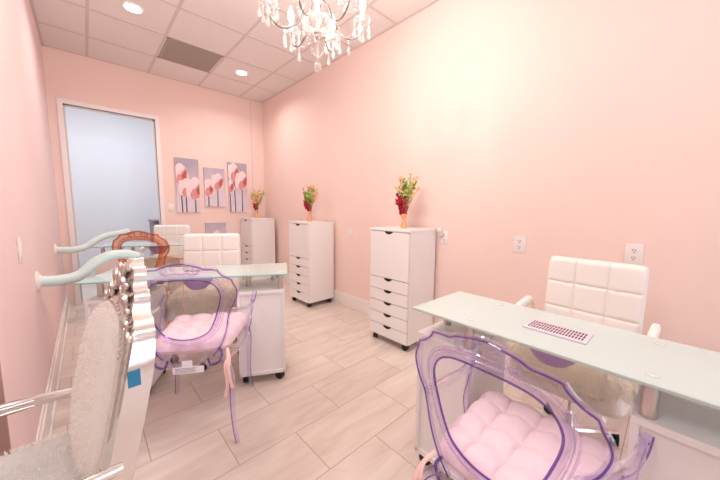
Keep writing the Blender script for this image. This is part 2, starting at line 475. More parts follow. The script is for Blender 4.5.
# ------------------------------------------------------------------ chandelier
ch = thing('chandelier', 'crystal candle chandelier with chrome arms hanging from the ceiling', 'chandelier', (.934, 1.334, 0))
bm = BM(); lathe(bm, [(0, 3.0), (.06, 3.0), (.065, 3.03), (.065, ZC), (0, ZC)], 24); obj('canopy', bm, M['chrome'], ch)
bm = BM()
for i in range(16):
    z = 2.63 + i * .024
    a = [Vector((math.cos(t) * .008, 0, z + math.sin(t) * .016)) for t in [2 * PI * k / 10 for k in range(10)]]
    if i % 2: a = [Vector((0, p.x, p.z)) for p in a]
    tube(bm, a, .0022, 6, True)
obj('chain', bm, M['chrome'], ch)
bm = BM(); lathe(bm, [(0, 2.14), (.01, 2.14), (.011, 2.63), (0, 2.63)], 12); obj('stem', bm, M['chrome'], ch)
bm = BM()
lathe(bm, [(.012, 2.28), (.03, 2.30), (.045, 2.34), (.03, 2.39), (.014, 2.40)], 20)
lathe(bm, [(.012, 2.42), (.028, 2.45), (.034, 2.49), (.024, 2.54), (.012, 2.56)], 20)
lathe(bm, [(.012, 2.57), (.05, 2.59), (.07, 2.62), (.012, 2.61)], 20)
obj('glass_column', bm, M['cglass'], ch)
bm = BM()     # fluted bowl
prof = [(.008, 2.128), (.03, 2.13), (.055, 2.145), (.07, 2.17), (.076, 2.195), (.068, 2.197), (.05, 2.165), (.02, 2.15), (.008, 2.15)]
vs = lathe(bm, prof, 40)
for v in vs:
    a = math.atan2(v.co.y, v.co.x); k = 1 + .06 * math.cos(a * 20) * min(1, math.hypot(v.co.x, v.co.y) / .05)
    v.co.x *= k; v.co.y *= k
obj('bowl', bm, M['cglass'], ch)
bm = BM(); lathe(bm, [(0, 2.098), (.006, 2.10), (.012, 2.108), (.016, 2.118), (.013, 2.127), (.02, 2.133), (.02, 2.14), (0, 2.14)], 16); obj('finial', bm, M['steel'], ch)

def drop_bm(c, L, w=.010, bead=1):
    """pear-cut drop of length L hanging from c, with a small bead above"""
    bm = BM()
    z = c[2]
    for _ in range(bead):
        lathe(bm, [(0, 0), (.0055, -.003), (.0055, -.008), (0, -.011)], 6, (c[0], c[1], z)); z -= .012
    lathe(bm, [(0, 0), (w * .3, -L * .15), (w * .62, -L * .42), (w, -L * .72), (w * .75, -L * .92), (0, -L)], 8, (c[0], c[1], z))
    return bm

arm_pts = [(.018, 2.30), (.05, 2.285), (.085, 2.21), (.115, 2.155), (.165, 2.132), (.21, 2.148), (.237, 2.19), (.24, 2.222)]
for k in range(6):
    a = 2.671 - k * PI / 3
    ca, sa = math.cos(a), math.sin(a)
    P = lambda r, z: Vector((r * ca, r * sa, z))
    bm = BM(); tube(bm, spline([P(r, z) for r, z in arm_pts], 6), .0042, 8); arm = obj('arm', bm, M['armmet'], ch)
    c = P(.24, 0)
    bm = BM(); vs = lathe(bm, [(.006, 2.222), (.02, 2.223), (.038, 2.231), (.046, 2.243), (.042, 2.246), (.02, 2.234), (.006, 2.234)], 24, (c.x, c.y, 0))
    for v in vs:
        d = Vector((v.co.x - c.x, v.co.y - c.y)); aa = math.atan2(d.y, d.x); kk = 1 + .10 * math.cos(aa * 8) * min(1, d.length / .04)
        v.co.x = c.x + d.x * kk; v.co.y = c.y + d.y * kk
    obj('drip_pan', bm, M['cglass'], arm)
    bm = BM(); lathe(bm, [(.0, 2.234), (.011, 2.234), (.011, 2.285), (0, 2.285)], 12, (c.x, c.y, 0)); obj('candle_sleeve', bm, M['trim'], arm)
    bm = BM(); lathe(bm, [(0, 2.284), (.010, 2.288), (.017, 2.305), (.016, 2.325), (.008, 2.35), (0, 2.372)], 14, (c.x, c.y, 0)); obj('bulb', bm, M['bulb'], arm)
    l = bpy.data.lights.new('bulb_lamp', 'POINT'); l.energy = 8.0; l.color = (1, .93, .86); l.shadow_soft_size = .03
    lo = bpy.data.objects.new('bulb_lamp', l); COL.objects.link(lo); lo.parent = ch; lo.location = (c.x, c.y, 2.41)
    for j in range(5):
        b_ = a + 2 * PI * j / 5 + .3
        q = (c.x + .043 * math.cos(b_), c.y + .043 * math.sin(b_), 2.238)
        obj('crystal_drop', drop_bm(q, .048, .011, 3), M['crystal'], ch)
    q = P(.165, 2.128); obj('crystal_drop', drop_bm(q, .055, .011, 2), M['crystal'], ch)
    q = P(.243, 2.222); obj('crystal_drop', drop_bm(q, .05, .011, 4), M['crystal'], ch)
    # bead swag from bowl rim to the drip pan, and strand from bowl to the centre ball
    bm = BM()
    for i in range(17):
        t = i / 16; r = .07 + t * .16; z = 2.195 + t * .035 - .085 * math.sin(PI * t)
        p = P(r, z); ca2 = math.cos(a - .12); sa2 = math.sin(a - .12)
        ball(bm, (r * ca2, r * sa2, z), .0048, 1)
    obj('bead_strand', bm, M['crystal'], ch)
    bm = BM(); a2 = a + PI / 6
    for i in range(13):
        t = i / 12; r = .072 * (1 - t) ** 1.0 + .006; z = 2.185 - .165 * (1 - (1 - t) ** 1.7)
        ball(bm, (r * math.cos(a2), r * math.sin(a2), z), .0045, 1)
    obj('bead_strand', bm, M['crystal'], ch)
    q = (.076 * math.cos(a2), .076 * math.sin(a2), 2.19); obj('crystal_drop', drop_bm(q, .05), M['crystal'], ch)
    # upper drops around the column
    q = (.07 * math.cos(a2), .07 * math.sin(a2), 2.615); obj('crystal_drop', drop_bm(q, .05), M['crystal'], ch)
bm = BM()
for i in range(8): ball(bm, (0, 0, 2.095 - i * .0135), .0062, 1)
obj('bead_strand', bm, M['crystal'], ch)
bm = BM(); ball(bm, (0, 0, 1.968), .021, 2, (1, 1, 1.15)); o = obj('crystal_ball', bm, M['crystal'], ch, False)

# ------------------------------------------------------------------ storage cabinets on the right wall
def cabinet(y0, label, x0=1.935):
    W, Dp, Hh = .45, .395, 1.065     # width along y, depth along x
    t = thing('drawer_cabinet', label, 'cabinet', (x0 + Dp / 2, y0 + W / 2, 0), 0, 'white rolling drawer cabinets along the right wall')
    hx, hy = Dp / 2, W / 2
    bm = BM()
    box(bm, -hx + .018, hx, -hy, hy, .062, Hh - .02, .002)
    box(bm, -hx - .004, hx, -hy - .003, hy + .003, Hh - .022, Hh, .003)
    obj('body', bm, M['lam'], t, False)
    bounds = [(Hh - .025 - .42, Hh - .026)]
    z = bounds[0][0]; h = (z - .068) / 5
    for k in range(5): bounds.append((z - h * (k + 1), z - h * k - .003))
    for k, (z0, z1) in enumerate(bounds):
        bm = BM(); g_ = .0015
        # front panel with a scooped finger notch at its top edge
        n = 14; nw = .045; nd = .020
        top = [(-hy + .004, z1 - g_)] + [(-nw + 2 * nw * i / n, z1 - g_ - nd * math.sin(PI * i / n) ** .6) for i in range(n + 1)] + [(hy - .004, z1 - g_)]
        lo = [(p[0], z0 + g_) for p in top]
        fr = [[bm.verts.new((xx, p[0], p[1])) for p in top] for xx in (-hx, -hx + .0165)]
        fl = [[bm.verts.new((xx, p[0], p[1])) for p in lo] for xx in (-hx, -hx + .0165)]
        m_ = len(top)
        for i in range(m_ - 1):
            bm.faces.new((fr[0][i], fr[0][i + 1], fl[0][i + 1], fl[0][i])); bm.faces.new((fr[1][i], fl[1][i], fl[1][i + 1], fr[1][i + 1]))
            bm.faces.new((fr[0][i], fr[1][i], fr[1][i + 1], fr[0][i + 1])); bm.faces.new((fl[0][i], fl[0][i + 1], fl[1][i + 1], fl[1][i]))
        for i in (0, m_ - 1): bm.faces.new((fr[0][i], fl[0][i], fl[1][i], fr[1][i]))
        d = obj('door' if k == 0 else 'drawer', bm, M['lam'], t, False)
        bm = BM()   # black cup pull behind the notch
        pts = [(-nw - .004, z1 - .0005)] + [(-nw - .004 + 2 * (nw + .004) * i / 12, z1 - .001 - (nd + .002) * math.sin(PI * i / 12) ** .6) for i in range(13)] + [(nw + .004, z1 - .0005)]
        va = [bm.verts.new((-hx - .002, p[0] * .94, p[1])) for p in pts]; vb = [bm.verts.new((-hx + .014, p[0] * .94, p[1])) for p in pts]
        bm.faces.new(va); bm.faces.new(vb[::-1])
        for i in range(len(pts)): j = (i + 1) % len(pts); bm.faces.new((va[i], va[j], vb[j], vb[i]))
        bmesh.ops.remove_doubles(bm, verts=bm.verts[:], dist=.0001)
        obj('handle', bm, M['black'], d, False)
    bm = BM(); box(bm, -hx + .0172, -hx + .0185, -hy + .003, hy - .003, .07, Hh - .026); obj('front_recess', bm, M['lamgap'], t, False)
    for sx in (-1, 1):
        for sy in (-1, 1):
            c = caster_bm(.0, 0, .03); o = obj('caster', c, M['black'], t); o.location = (sx * (hx - .045), sy * (hy - .045), 0); o.rotation_euler = (0, 0, .5 * sx + sy)
    return t

def caster_bm(x, y, r, top=.062):
    bm = BM()
    for s in (-1, 1):
        lathe(bm, [(0, -.007), (r * .8, -.007), (r, -.004), (r, .004), (r * .8, .007), (0, .007)], 18, (0, 0, 0), T(x, y + s * .012, r, PI / 2))
    lathe(bm, [(0, r), (.008, r), (.008, top), (.018, top), (.018, top + .002), (0, top + .002)], 12, (x, y, 0))
    box(bm, x - r * .9, x + r * .5, y - .006, y + .006, r * .9, r * 1.85, .004)
    return bm

cabinet(1.475, 'white rolling drawer cabinet nearest the glass desk, plug-in air freshener beside it')
cabinet(2.99, 'white rolling drawer cabinet in the middle of the three along the right wall')
cabinet(4.545, 'white rolling drawer cabinet in the far corner by the tulip canvases', 1.90)

# ------------------------------------------------------------------ flower vases on the cabinets
def vase(x, y, z, label, blabel, sc, seed):
    t = thing('vase', label, 'vase', (x, y, z), 0, 'orange vases on the drawer cabinets', sc)
    prof = [(0, 0), (.026, 0), (.029, .006), (.026, .03), (.021, .06), (.017, .085), (.019, .105), (.026, .13), (.024, .13), (.016, .105), (.014, .085), (0, .08)]
    bm = BM(); lathe(bm, prof, 24); obj('vase_body', bm, M['vase'], t)
    rnd = random.Random(seed)
    bm = BM()
    for i in range(16):
        zz = .015 + .1 * (i / 16); a = i * 2.4
        rr = .0285 - .012 * min(1, zz / .085) if zz < .085 else .0175 + (zz - .085) * .2
        ball(bm, (rr * math.cos(a), rr * math.sin(a), zz), .0055, 1, (1, 1, 1.5))
    obj('spots', bm, M['vased'], t)
    b = thing('bouquet', blabel, 'flowers', (x, y, z), 0, 'bouquets in the orange vases', sc)
    st = BM(); red = BM(); gr = BM(); lg = BM(); pe = BM()
    def leaf(bm, p, d, L, w):
        d = d.normalized(); s = d.cross(Vector((rnd.uniform(-1, 1), rnd.uniform(-1, 1), rnd.uniform(-.3, .3)))).normalized(); n = d.cross(s)
        ring = [p, p + d * L * .35 + s * w * .8, p + d * L * .7 + s * w * .6, p + d * L, p + d * L * .7 - s * w * .6, p + d * L * .35 - s * w * .8]
        mid = [p + d * L * .35 + n * w * .3, p + d * L * .7 + n * w * .25]
        V = [bm.verts.new(q) for q in ring]; m1, m2 = bm.verts.new(mid[0]), bm.verts.new(mid[1])
        for f in ((V[0], V[1], m1), (V[1], V[2], m2, m1), (V[2], V[3], m2), (V[0], m1, V[5]), (m1, m2, V[4], V[5]), (m2, V[3], V[4])): bm.faces.new(f)
    side = Vector((.35, -.9, 0)).normalized()
    for i in range(22):
        a = rnd.uniform(0, 2 * PI); lean = rnd.uniform(.1, .6)
        tip = Vector((math.cos(a) * lean * .2, math.sin(a) * lean * .2, rnd.uniform(.30, .46))) + side * rnd.uniform(-.02, .06)
        base = Vector((rnd.uniform(-.008, .008), rnd.uniform(-.008, .008), .085))
        mid = base.lerp(tip, .5) + Vector((0, 0, .03))
        P = spline([base, mid, tip], 5); tube(st, P, .0018, 5)
        kind = (0, 1, 2, 2, 1)[i % 5]
        for q in P[5:]:
            for _ in range(2 if kind else 3):
                d = Vector((rnd.uniform(-1, 1), rnd.uniform(-1, 1), rnd.uniform(-.1, 1)))
                if kind == 0: leaf(gr, q, d, rnd.uniform(.03, .05), .014)
                elif kind == 1: leaf(lg, q, d, rnd.uniform(.025, .045), .009)
                else: ball(pe, q + d * .012, rnd.uniform(.006, .012), 1, (1, 1, 1.3))
        if kind == 2 or i % 4 == 0:
            for _ in range(4): ball(pe, tip + Vector((rnd.uniform(-1, 1), rnd.uniform(-1, 1), rnd.uniform(-1, 1))) * .014, rnd.uniform(.007, .011), 1)
    for i in range(7):
        a = rnd.uniform(0, 2 * PI); tip = Vector((math.cos(a) * .035, math.sin(a) * .035, rnd.uniform(.20, .30))) - side * .03
        base = Vector((0, 0, .085)); P = spline([base, base.lerp(tip, .5), tip], 5); tube(st, P, .0018, 5)
        for q in P[2:]:
            for _ in range(3): leaf(red, q, Vector((rnd.uniform(-.6, .6), rnd.uniform(-.6, .6), rnd.uniform(.2, 1))), rnd.uniform(.035, .055), .014)
    obj('stems', st, M['stem'], b); obj('red_leaves', red, M['redleaf'], b); obj('green_leaves', gr, M['green'], b); obj('pale_leaves', lg, M['lgreen'], b); obj('blossoms', pe, M['peach'], b)
    b.location.z = z + .001
vase(2.10, 1.665, 1.066, 'orange vase on the cabinet nearest the glass desk', 'red, green and peach bouquet on the cabinet nearest the glass desk', 1.0, 3)
vase(2.12, 3.22, 1.066, 'orange vase on the middle one of the three cabinets', 'red, green and peach bouquet on the middle cabinet', 1.0, 5)
vase(2.10, 4.79, 1.066, 'orange vase on the far corner cabinet by the canvases', 'red and green bouquet on the far corner cabinet by the canvases', 1.0, 8)

# ------------------------------------------------------------------ tulip canvases
def canvas(x0, x1, z0, z1, tulips, label):
    w, h = x1 - x0, z1 - z0
    t = thing('canvas_print', label, 'picture', (x0, YB, z0), 0, 'tulip canvases on the back wall')
    bm = BM(); box(bm, 0, w, -.028, -.001, 0, h, .002)
    def poly(pts, mi, y):
        f = bm.faces.new([bm.verts.new((max(.002, min(w - .002, p[0])), y, max(.002, min(h - .002, p[1])))) for p in pts]); f.material_index = mi
    for k, (cx, top, s, lean) in enumerate(tulips):
        cx *= w; top *= h
        poly([(cx - .008, top - s * .8), (cx + .006, top - s * .8), (cx + .012 - lean * .02, 0), (cx - .005 - lean * .02, 0)], 1, -.0290 - k * .0002)
        def pet(ox, oz, ww, hh, mi, y, tilt):
            pts = []
            for i in range(14):
                a = 2 * PI * i / 14; px = math.sin(a) * ww * (1 - .35 * math.cos(a)); pz = math.cos(a) * hh
                px, pz = px * math.cos(tilt) + pz * math.sin(tilt), pz * math.cos(tilt) - px * math.sin(tilt)
                pts.append((cx + ox + px, top + oz + pz))
            poly(pts, mi, y)
        y = -.0300 - k * .0012
        pet(0, -s * .35, s * .42, s * .62, 3, y, lean * .2)
        pet(-s * .20, -s * .40, s * .24, s * .56, 3, y - .0003, -.25 + lean * .2); pet(s * .18, -s * .45, s * .20, s * .46, 2, y - .0005, .3 + lean * .2)
        pet(s * .20, -s * .42, s * .11, s * .30, 4, y - .0008, .3 + lean * .2); pet(-s * .06, -s * .66, s * .17, s * .30, 2, y - .0010, lean * .2)
    obj('canvas', bm, [M['canvas'], M['pstem'], M['petal'], M['petall'], M['petald']], t, False)
canvas(.993, 1.30, 1.155, 1.952, [(.20, .82, .25, -.1), (.40, .56, .22, .2), (.80, .58, .28, .2)], 'tall tulip canvas beside the doorway')
canvas(1.372, 1.675, 1.25, 1.847, [(.18, .62, .22, .2), (.64, .78, .22, .5)], 'short tulip canvas between the two tall ones')
canvas(1.732, 2.037, 1.165, 1.965, [(.30, .92, .23, -.4), (.72, .76, .25, .4), (.06, .60, .18, -.2)], 'tall tulip canvas nearest the far corner cabinet')
canvas(1.364, 1.669, .43, .99, [(.55, .72, .15, .1), (.2, .6, .12, 0)], 'small low tulip canvas half hidden behind the white chair')

# ------------------------------------------------------------------ wall plates
def plate(name, label, cat, loc, rz, w, h, kind, group=None):
    """local: plate in the XZ plane, its face towards -Y"""
    t = thing(name, label, cat, loc, rz, group)
    bm = BM(); box(bm, -w / 2, w / 2, -.006, 0, -h / 2, h / 2, .003); obj('plate', bm, M['outlet'], t)
    if kind == 'outlet':
        for s in (-1, 1):
            bm = BM(); lathe(bm, [(0, -.003), (.017, -.003), (.017, .002), (0, .002)], 20, (0, 0, 0), T(0, -.006, s * .022, PI / 2)); so = obj('socket', bm, M['outlet'], t)
            bm = BM()
            for q in (-.006, .006): box(bm, q - .0014, q + .0014, -.0098, -.008, s * .022 - .001, s * .022 + .009)
            lathe(bm, [(0, -.001), (.003, -.001), (.003, .001), (0, .001)], 10, (0, 0, 0), T(0, -.009, s * .022 - .009, PI / 2))
            obj('slots', bm, M['slot'], so)
    elif kind == 'switch':
        bm = BM(); box(bm, -.016, .016, -.010, -.005, -.033, .033, .002); obj('rocker', bm, M['outlet'], t)
    return t
RW = -PI / 2        # faces -X
plate('wall_outlet', 'white double outlet on pink wall between the cabinet and white chair', 'outlet', (XR, .772, .985), RW, .088, .125, 'outlet', 'outlets on the right wall')
plate('wall_outlet', 'white double outlet on pink wall directly above the white swivel chair', 'outlet', (XR, .145, .985), RW, .082, .125, 'outlet', 'outlets on the right wall')
plate('wall_outlet', 'white double outlet behind the plug-in air freshener', 'outlet', (XR, 1.405, .985), RW, .075, .118, 'outlet', 'outlets on the right wall')
plate('wall_outlet', 'faint wall plate on pink wall between two drawer cabinets', 'outlet', (XR, 2.70, .94), RW, .075, .118, 'blank', 'outlets on the right wall')
plate('light_switch', 'white light switch on the left wall', 'switch', (XL, 2.086, 1.03), PI / 2, .08, .118, 'switch')
plate('light_switch', 'white light switch between the doorway and tall tulip canvas', 'switch', (.918, YB, 1.224), 0, .07, .115, 'switch')
t = thing('air_freshener', 'small white plug-in air freshener on the outlet beside the cabinet', 'air freshener', (XR - .0095, 1.43, 1.03), RW)
bm = BM(); box(bm, -.017, .017, -.028, 0, -.03, .005, .006); obj('plug_body', bm, M['outlet'], t)
bm = BM(); lathe(bm, [(0, 0), (.016, .002), (.024, .015), (.022, .032), (.012, .045), (0, .047)], 16, (0, -.030, .0)); obj('shade', bm, M['furw'], t)

# ------------------------------------------------------------------ manicure desks
def desk(label, loc, rz, pedestals, L=1.20, W=.41, posts=None, vent=None, cable=False, edge='gedge'):
    """local: x along the length, the customer sits at -y"""
    t = thing('manicure_desk', label, 'desk', loc, rz, 'glass topped manicure desks')
    bm = BM(); box(bm, -L / 2, L / 2, -W / 2, W / 2, .779, .79, .002, 1)
    bm.normal_update()
    for f in bm.faces: f.material_index = 0 if abs(f.normal.z) > .9 else 1
    obj('glass_top', bm, [M['glass'], M[edge]], t, False)
    for (x0, x1) in pedestals:
        hy = .175
        bm = BM(); box(bm, x0, x1, -hy + .012, hy, .062, .648, .002); box(bm, x0 - .002, x1 + .002, -hy - .002, hy + .002, .648, .67, .003)
        for xs in (x0, x1 - .018): box(bm, xs, xs + .018, -hy, -hy + .02, .062, .648, .001)
        box(bm, x0, x1, -hy, -hy + .02, .062, .085, .001)
        p = obj('pedestal', bm, M['lam'], t, False)
        bm = BM()
        for k in range(3):
            z0 = .09 + k * .185; box(bm, x0 + .003, x1 - .003, hy, hy + .016, z0, z0 + .181, .002)
        obj('drawer_front', bm, M['lam'], p, False)
        for sx in (x0 + .04, x1 - .04):
            for sy in (-hy + .04, hy - .04):
                o = obj('caster', caster_bm(0, 0, .03), M['black'], p); o.location = (sx, sy, 0); o.rotation_euler = (0, 0, sx * 5 + sy)
    for (px, py) in posts:
        bm = BM(); lathe(bm, [(0, .67), (.019, .67), (.019, .778), (0, .778)], 20, (px, py, 0)); po = obj('post', bm, M['steel'], t)
        bm = BM(); lathe(bm, [(0, .7902), (.015, .7902), (.015, .7915), (.012, .7925), (0, .7925)], 20, (px, py, 0)); obj('fixing_disc', bm, M['disc'], po)
    vx, vy = vent
    bm = BM(); box(bm, vx - .10, vx + .10, vy - .058, vy + .058, .790, .795, .002); v = obj('dust_vent', bm, M['vent'], t)
    bm = BM()
    for r_ in range(3):
        for k in range(19):
            xx = vx - .0846 + k * .0094; yy = vy - .028 + r_ * .028
            box(bm, xx - .0026, xx + .0026, yy - .0105, yy + .0105, .7948, .7955)
    obj('slots', bm, M['slot'], v, False)
    bm = BM(); box(bm, vx - .13, vx + .13, vy - .075, vy + .075, .755, .778, .004)
    lathe(bm, [(0, .67), (.05, .67), (.07, .69), (.098, .735), (.098, .755), (0, .755)], 28, (vx - .005, vy, 0))
    obj('fan_housing', bm, M['purple'], t)
    if cable:
        bm = BM(); P = spline([(vx - .08, vy - .05, .745), (vx - .085, vy - .055, .64), (vx - .083, vy - .055, .53), (vx - .05, vy - .06, .46), (vx - .08, vy - .06, .425), (vx - .12, vy - .06, .44), (vx - .088, vy - .055, .53)], 8)
        tube(bm, P, .003, 6); obj('power_cord', bm, M['tie'], t)
    return t

a_m = R(-28.2)
def loc2world(o, rz, x, y): return (o[0] + x * math.cos(rz) - y * math.sin(rz), o[1] + x * math.sin(rz) + y * math.cos(rz))
MID = (.552, 2.248, 0)
PM = [(-.58, -.27), (.27, .58)]
desk('glass topped desk with the purple clear chair before it', MID, a_m, PM, 1.21, .40, [(-.545, -.07), (-.33, -.13), (-.33, .13), (.555, -.13), (.33, -.02), (.50, .13)], (0, 0), True)
FAR = (.63, 4.26, 0)
desk('glass topped desk furthest back, before the open doorway', FAR, a_m, PM, 1.21, .40, [(-.545, -.07), (-.33, -.13), (-.33, .13), (.555, -.10), (.33, -.02), (.50, .13)], (0, 0))
# right desk: length runs along -y; customer side faces -x
a_r = R(-91.5)
RD = (1.265, .185, 0)
desk('glass topped desk in front of the right wall with a lilac vent', RD, a_r, [(-.585, -.325), (.155, .50)], 1.20, .415,
     [(-.545, .005), (-.35, -.145), (-.35, .145), (.185, -.145), (.185, .14), (.46, 0)], (-.08, -.005), edge='gedgepale')

# ------------------------------------------------------------------ suction hoses
def hose(pts, r, label, end_dir):
    t = thing('suction_hose', label, 'hose', pts[0], 0, 'pale suction hoses on the left wall')
    L = [Vector(p) - Vector(pts[0]) for p in pts]
    S = spline(L, 12)
    bm = BM()
    tube(bm, S, [r * (1 + .015 * math.cos(i * 2.1)) for i in range(len(S))], 20, False, 1, (0, .2, 1)); obj('tube', bm, M['hose'], t)
    bm = BM(); lathe(bm, [(0, 0), (r * 1.85, 0), (r * 1.85, .008), (r * 1.25, .014), (r * 1.15, .02), (0, .02)], 28, (0, 0, 0), T(.0, 0, 0, 0, PI / 2)); obj('wall_flange', bm, M['trim'], t)
    e = S[-1]; d = (S[-1] - S[-2]).normalized()
    bm = BM(); lathe(bm, [(0, -.004), (r * 1.06, -.004), (r * 1.06, .018), (r * .9, .02), (r * .85, .006), (0, .006)], 24)
    o = obj('end_collar', bm, M['hoseend'], t); o.location = e; o.rotation_euler = d.to_track_quat('Z', 'Y').to_euler()
hose([(XL, 2.57, .785), (-.14, 2.59, .775), (-.055, 2.615, .79), (.02, 2.64, .855), (.10, 2.66, .895), (.19, 2.685, .895), (.265, 2.70, .865)], .033, 'pale hose on the left wall arching over the nearer desk', None)
hose([(XL, 4.06, .81), (-.12, 4.09, .80), (-.03, 4.13, .815), (.06, 4.18, .875), (.15, 4.23, .915), (.25, 4.28, .93), (.36, 4.33, .95)], .033, 'pale hose on the left wall arching over the furthest desk', None)

# ------------------------------------------------------------------ clear ghost chairs
def ghost_chair(label, loc, rz, s, mats, group=None, sticker=False):
    clear, rim, edge = mats
    t = thing('ghost_armchair', label, 'chair', loc, rz, group, s)
    by = lambda sx, z: -.20 - (z - .47) * .10 + .45 * sx * sx - .0
    half = [(0, .962), (.03, .958), (.06, .951), (.085, .944), (.105, .934), (.135, .931), (.160, .927), (.168, .924), (.172, .916), (.185, .900), (.205, .884), (.224, .874), (.230, .868), (.236, .85), (.250, .82), (.252, .79), (.238, .745), (.214, .705), (.203, .66), (.19, .59), (.16, .51), (.12, .455)]
    outer2 = [(-x, z) for x, z in half[::-1]] + half[1:]
    out_pts = [Vector((x, by(x, z), z)) for x, z in outer2]
    S = spline(out_pts, 4)
    hh = [(0, .886), (.06, .884), (.115, .874), (.155, .850), (.177, .810), (.178, .765), (.162, .70), (.143, .645), (.113, .59), (.06, .56), (0, .552)]
    hole2 = hh + [(-x, z) for x, z in hh[-2:0:-1]]
    H_ = spline([Vector((x, by(x, z), z)) for x, z in hole2], 5, True)
    # clear sheet between the rims, as a closed slab: match points by angle around the medallion centre
    import bisect
    C0 = Vector((0, 0, .72))
    ang = lambda p: math.atan2(p.x - C0.x, p.z - C0.z)
    loop = S[:]                       # open at bottom: close it along a low bar
    bot = [Vector((x, by(x, .452), .452)) for x in (.06, 0, -.06)]
    loop = loop + bot
    def radius(lp, a):
        best = None
        for i in range(len(lp)):
            p, q = lp[i], lp[(i + 1) % len(lp)]
            a0, a1 = ang(p), ang(q)
            da = (a1 - a0 + PI) % (2 * PI) - PI; d = (a - a0 + PI) % (2 * PI) - PI
            if abs(da) < 1e-9: continue
            k = d / da
            if -1e-6 <= k <= 1 + 1e-6 and abs(d) < 1.2:
                r_ = p.lerp(q, k)
                if best is None or (r_ - C0).length > (best - C0).length: best = r_
        return best
    bm = BM(); n = 120; rings = []
    for i in range(n):
        a = 2 * PI * i / n - PI
        o_, h_ = radius(loop, a), radius(H_, a)
        if o_ is None: o_ = rings[-1][4]
        if h_ is None: h_ = rings[-1][5]
        yo, yh = Vector((0, .003, 0)), Vector((0, .003, 0))
        rings.append((bm.verts.new(o_ + yo), bm.verts.new(h_ + yh), bm.verts.new(h_ - yh), bm.verts.new(o_ - yo), o_, h_))
    for i in range(n):
        A, B = rings[i], rings[(i + 1) % n]
        for k in range(4): bm.faces.new((A[k], A[(k + 1) % 4], B[(k + 1) % 4], B[k]))
    back = obj('backrest', bm, clear, t)
    bm = BM(); tube(bm, S, .0075, 8, False, 1.2, (0, 1, 0)); obj('outer_rim', bm, rim, back)
    bm = BM(); tube(bm, [p + Vector((0, -.0085, 0)) for p in S], .0026, 6); obj('rim_line', bm, edge, back)
    bm = BM(); tube(bm, H_, .0075, 8, True, 1.2, (0, 1, 0)); obj('medallion_ring', bm, rim, back)
    ctr = Vector((0, by(0, .72), .72))
    inn = [p + (ctr - p).normalized() * .008 for p in H_]; mid_ = [p - (ctr - p).normalized() * .014 for p in H_]
    bm = BM(); tube(bm, [p + Vector((0, -.004, 0)) for p in inn], .0034, 6, True); obj('ring_line', bm, edge, back)
    bm = BM(); tube(bm, [p - (ctr - p).normalized() * .024 for p in H_], .0032, 6, True); obj('ring_line', bm, rim, back)
    bm = BM()
    L = len(mid_)
    for i in range(L):
        for k in (0, .5):
            p = mid_[i].lerp(mid_[(i + 1) % L], k); ball(bm, p + Vector((0, -.004, 0)), .0032, 1)
    obj('bead_trim', bm, M['bead'] if rim is M['rim'] else rim, back)
    bm = BM()
    for sx in (-1, 1):   # crest scrolls
        for (cx, cz, r0, turns) in ((.07, .927, .019, 1.35), (.028, .938, .013, 1.1)):
            P = []
            for i in range(26):
                a = i / 25 * turns * 2 * PI; r_ = r0 * (1 - .55 * i / 25)
                xx = sx * (cx + r_ * math.cos(a - PI / 2)); zz = cz + r_ * math.sin(a - PI / 2) * 1.0
                P.append(Vector((xx, by(xx, zz) - .008, zz)))
            tube(bm, P, .0042, 6)
        P = spline([Vector((sx * x_, by(x_, z_) - .007, z_)) for x_, z_ in ((.08, .908), (.055, .906), (.03, .914), (0, .910))], 5); tube(bm, P, .0045, 6)
    obj('crest_scrolls', bm, rim, back)
    # seat
    bm = BM()
    so = [(-.16, -.20), (.16, -.20), (.20, -.14), (.235, .12), (.235, .20), (.20, .235), (-.20, .235), (-.235, .20), (-.235, .12), (-.20, -.14)]
    up = [bm.verts.new((x, y, .462)) for x, y in so]; lo = [bm.verts.new((x, y, .450)) for x, y in so]; sk = [bm.verts.new((x * .985, y * .985, .415)) for x, y in so]; si = [bm.verts.new((x * .955, y * .955, .418)) for x, y in so]; sj = [bm.verts.new((x * .955, y * .955, .449)) for x, y in so]
    bm.faces.new(up); bm.faces.new(sj[::-1]); n = len(so)
    for i in range(n):
        j = (i + 1) % n
        for a_, b_ in ((up, lo), (lo, sk), (sk, si), (si, sj)): bm.faces.new((a_[i], a_[j], b_[j], b_[i]))
    seat = obj('seat', bm, clear, t)
    bm = BM(); tube(bm, [Vector((x, y, .42)) for x, y in so], .006, 6, True); obj('apron_rim', bm, rim, seat)
    # legs
    def leg(P, r0, r1, line):
        S_ = spline(P, 7); bm = BM(); k = len(S_)
        tube(bm, S_, [r0 + (r1 - r0) * i / (k - 1) for i in range(k)], 8, False, .8); l_ = obj('leg', bm, rim, t)
        bm = BM(); off = Vector(line); tube(bm, [p + off for p in S_], .0022, 5); obj('leg_line', bm, edge, l_)
    for sx in (-1, 1):
        leg([(sx * .155, -.19, .452), (sx * .195, -.215, .41), (sx * .215, -.235, .33), (sx * .218, -.245, .20), (sx * .228, -.258, .09), (sx * .245, -.275, .008)], .021, .0125, (sx * -.008, -.012, 0))
        leg([(sx * .222, .185, .452), (sx * .232, .20, .38), (sx * .226, .205, .25), (sx * .222, .21, .12), (sx * .235, .225, .008)], .021, .012, (sx * .012, -.004, 0))
        bm = BM(); P = spline([(sx * .205, by(.205, .70), .70), (sx * .235, -.10, .668), (sx * .258, .02, .640), (sx * .266, .12, .632), (sx * .268, .19, .645), (sx * .268, .235, .672)], 6)
        tube(bm, P, [.010 + .007 * math.sin(PI * min(1, i / 18)) for i in range(len(P))], 8, False, 1.5, (0, 0, 1)); arm = obj('arm', bm, rim, t)
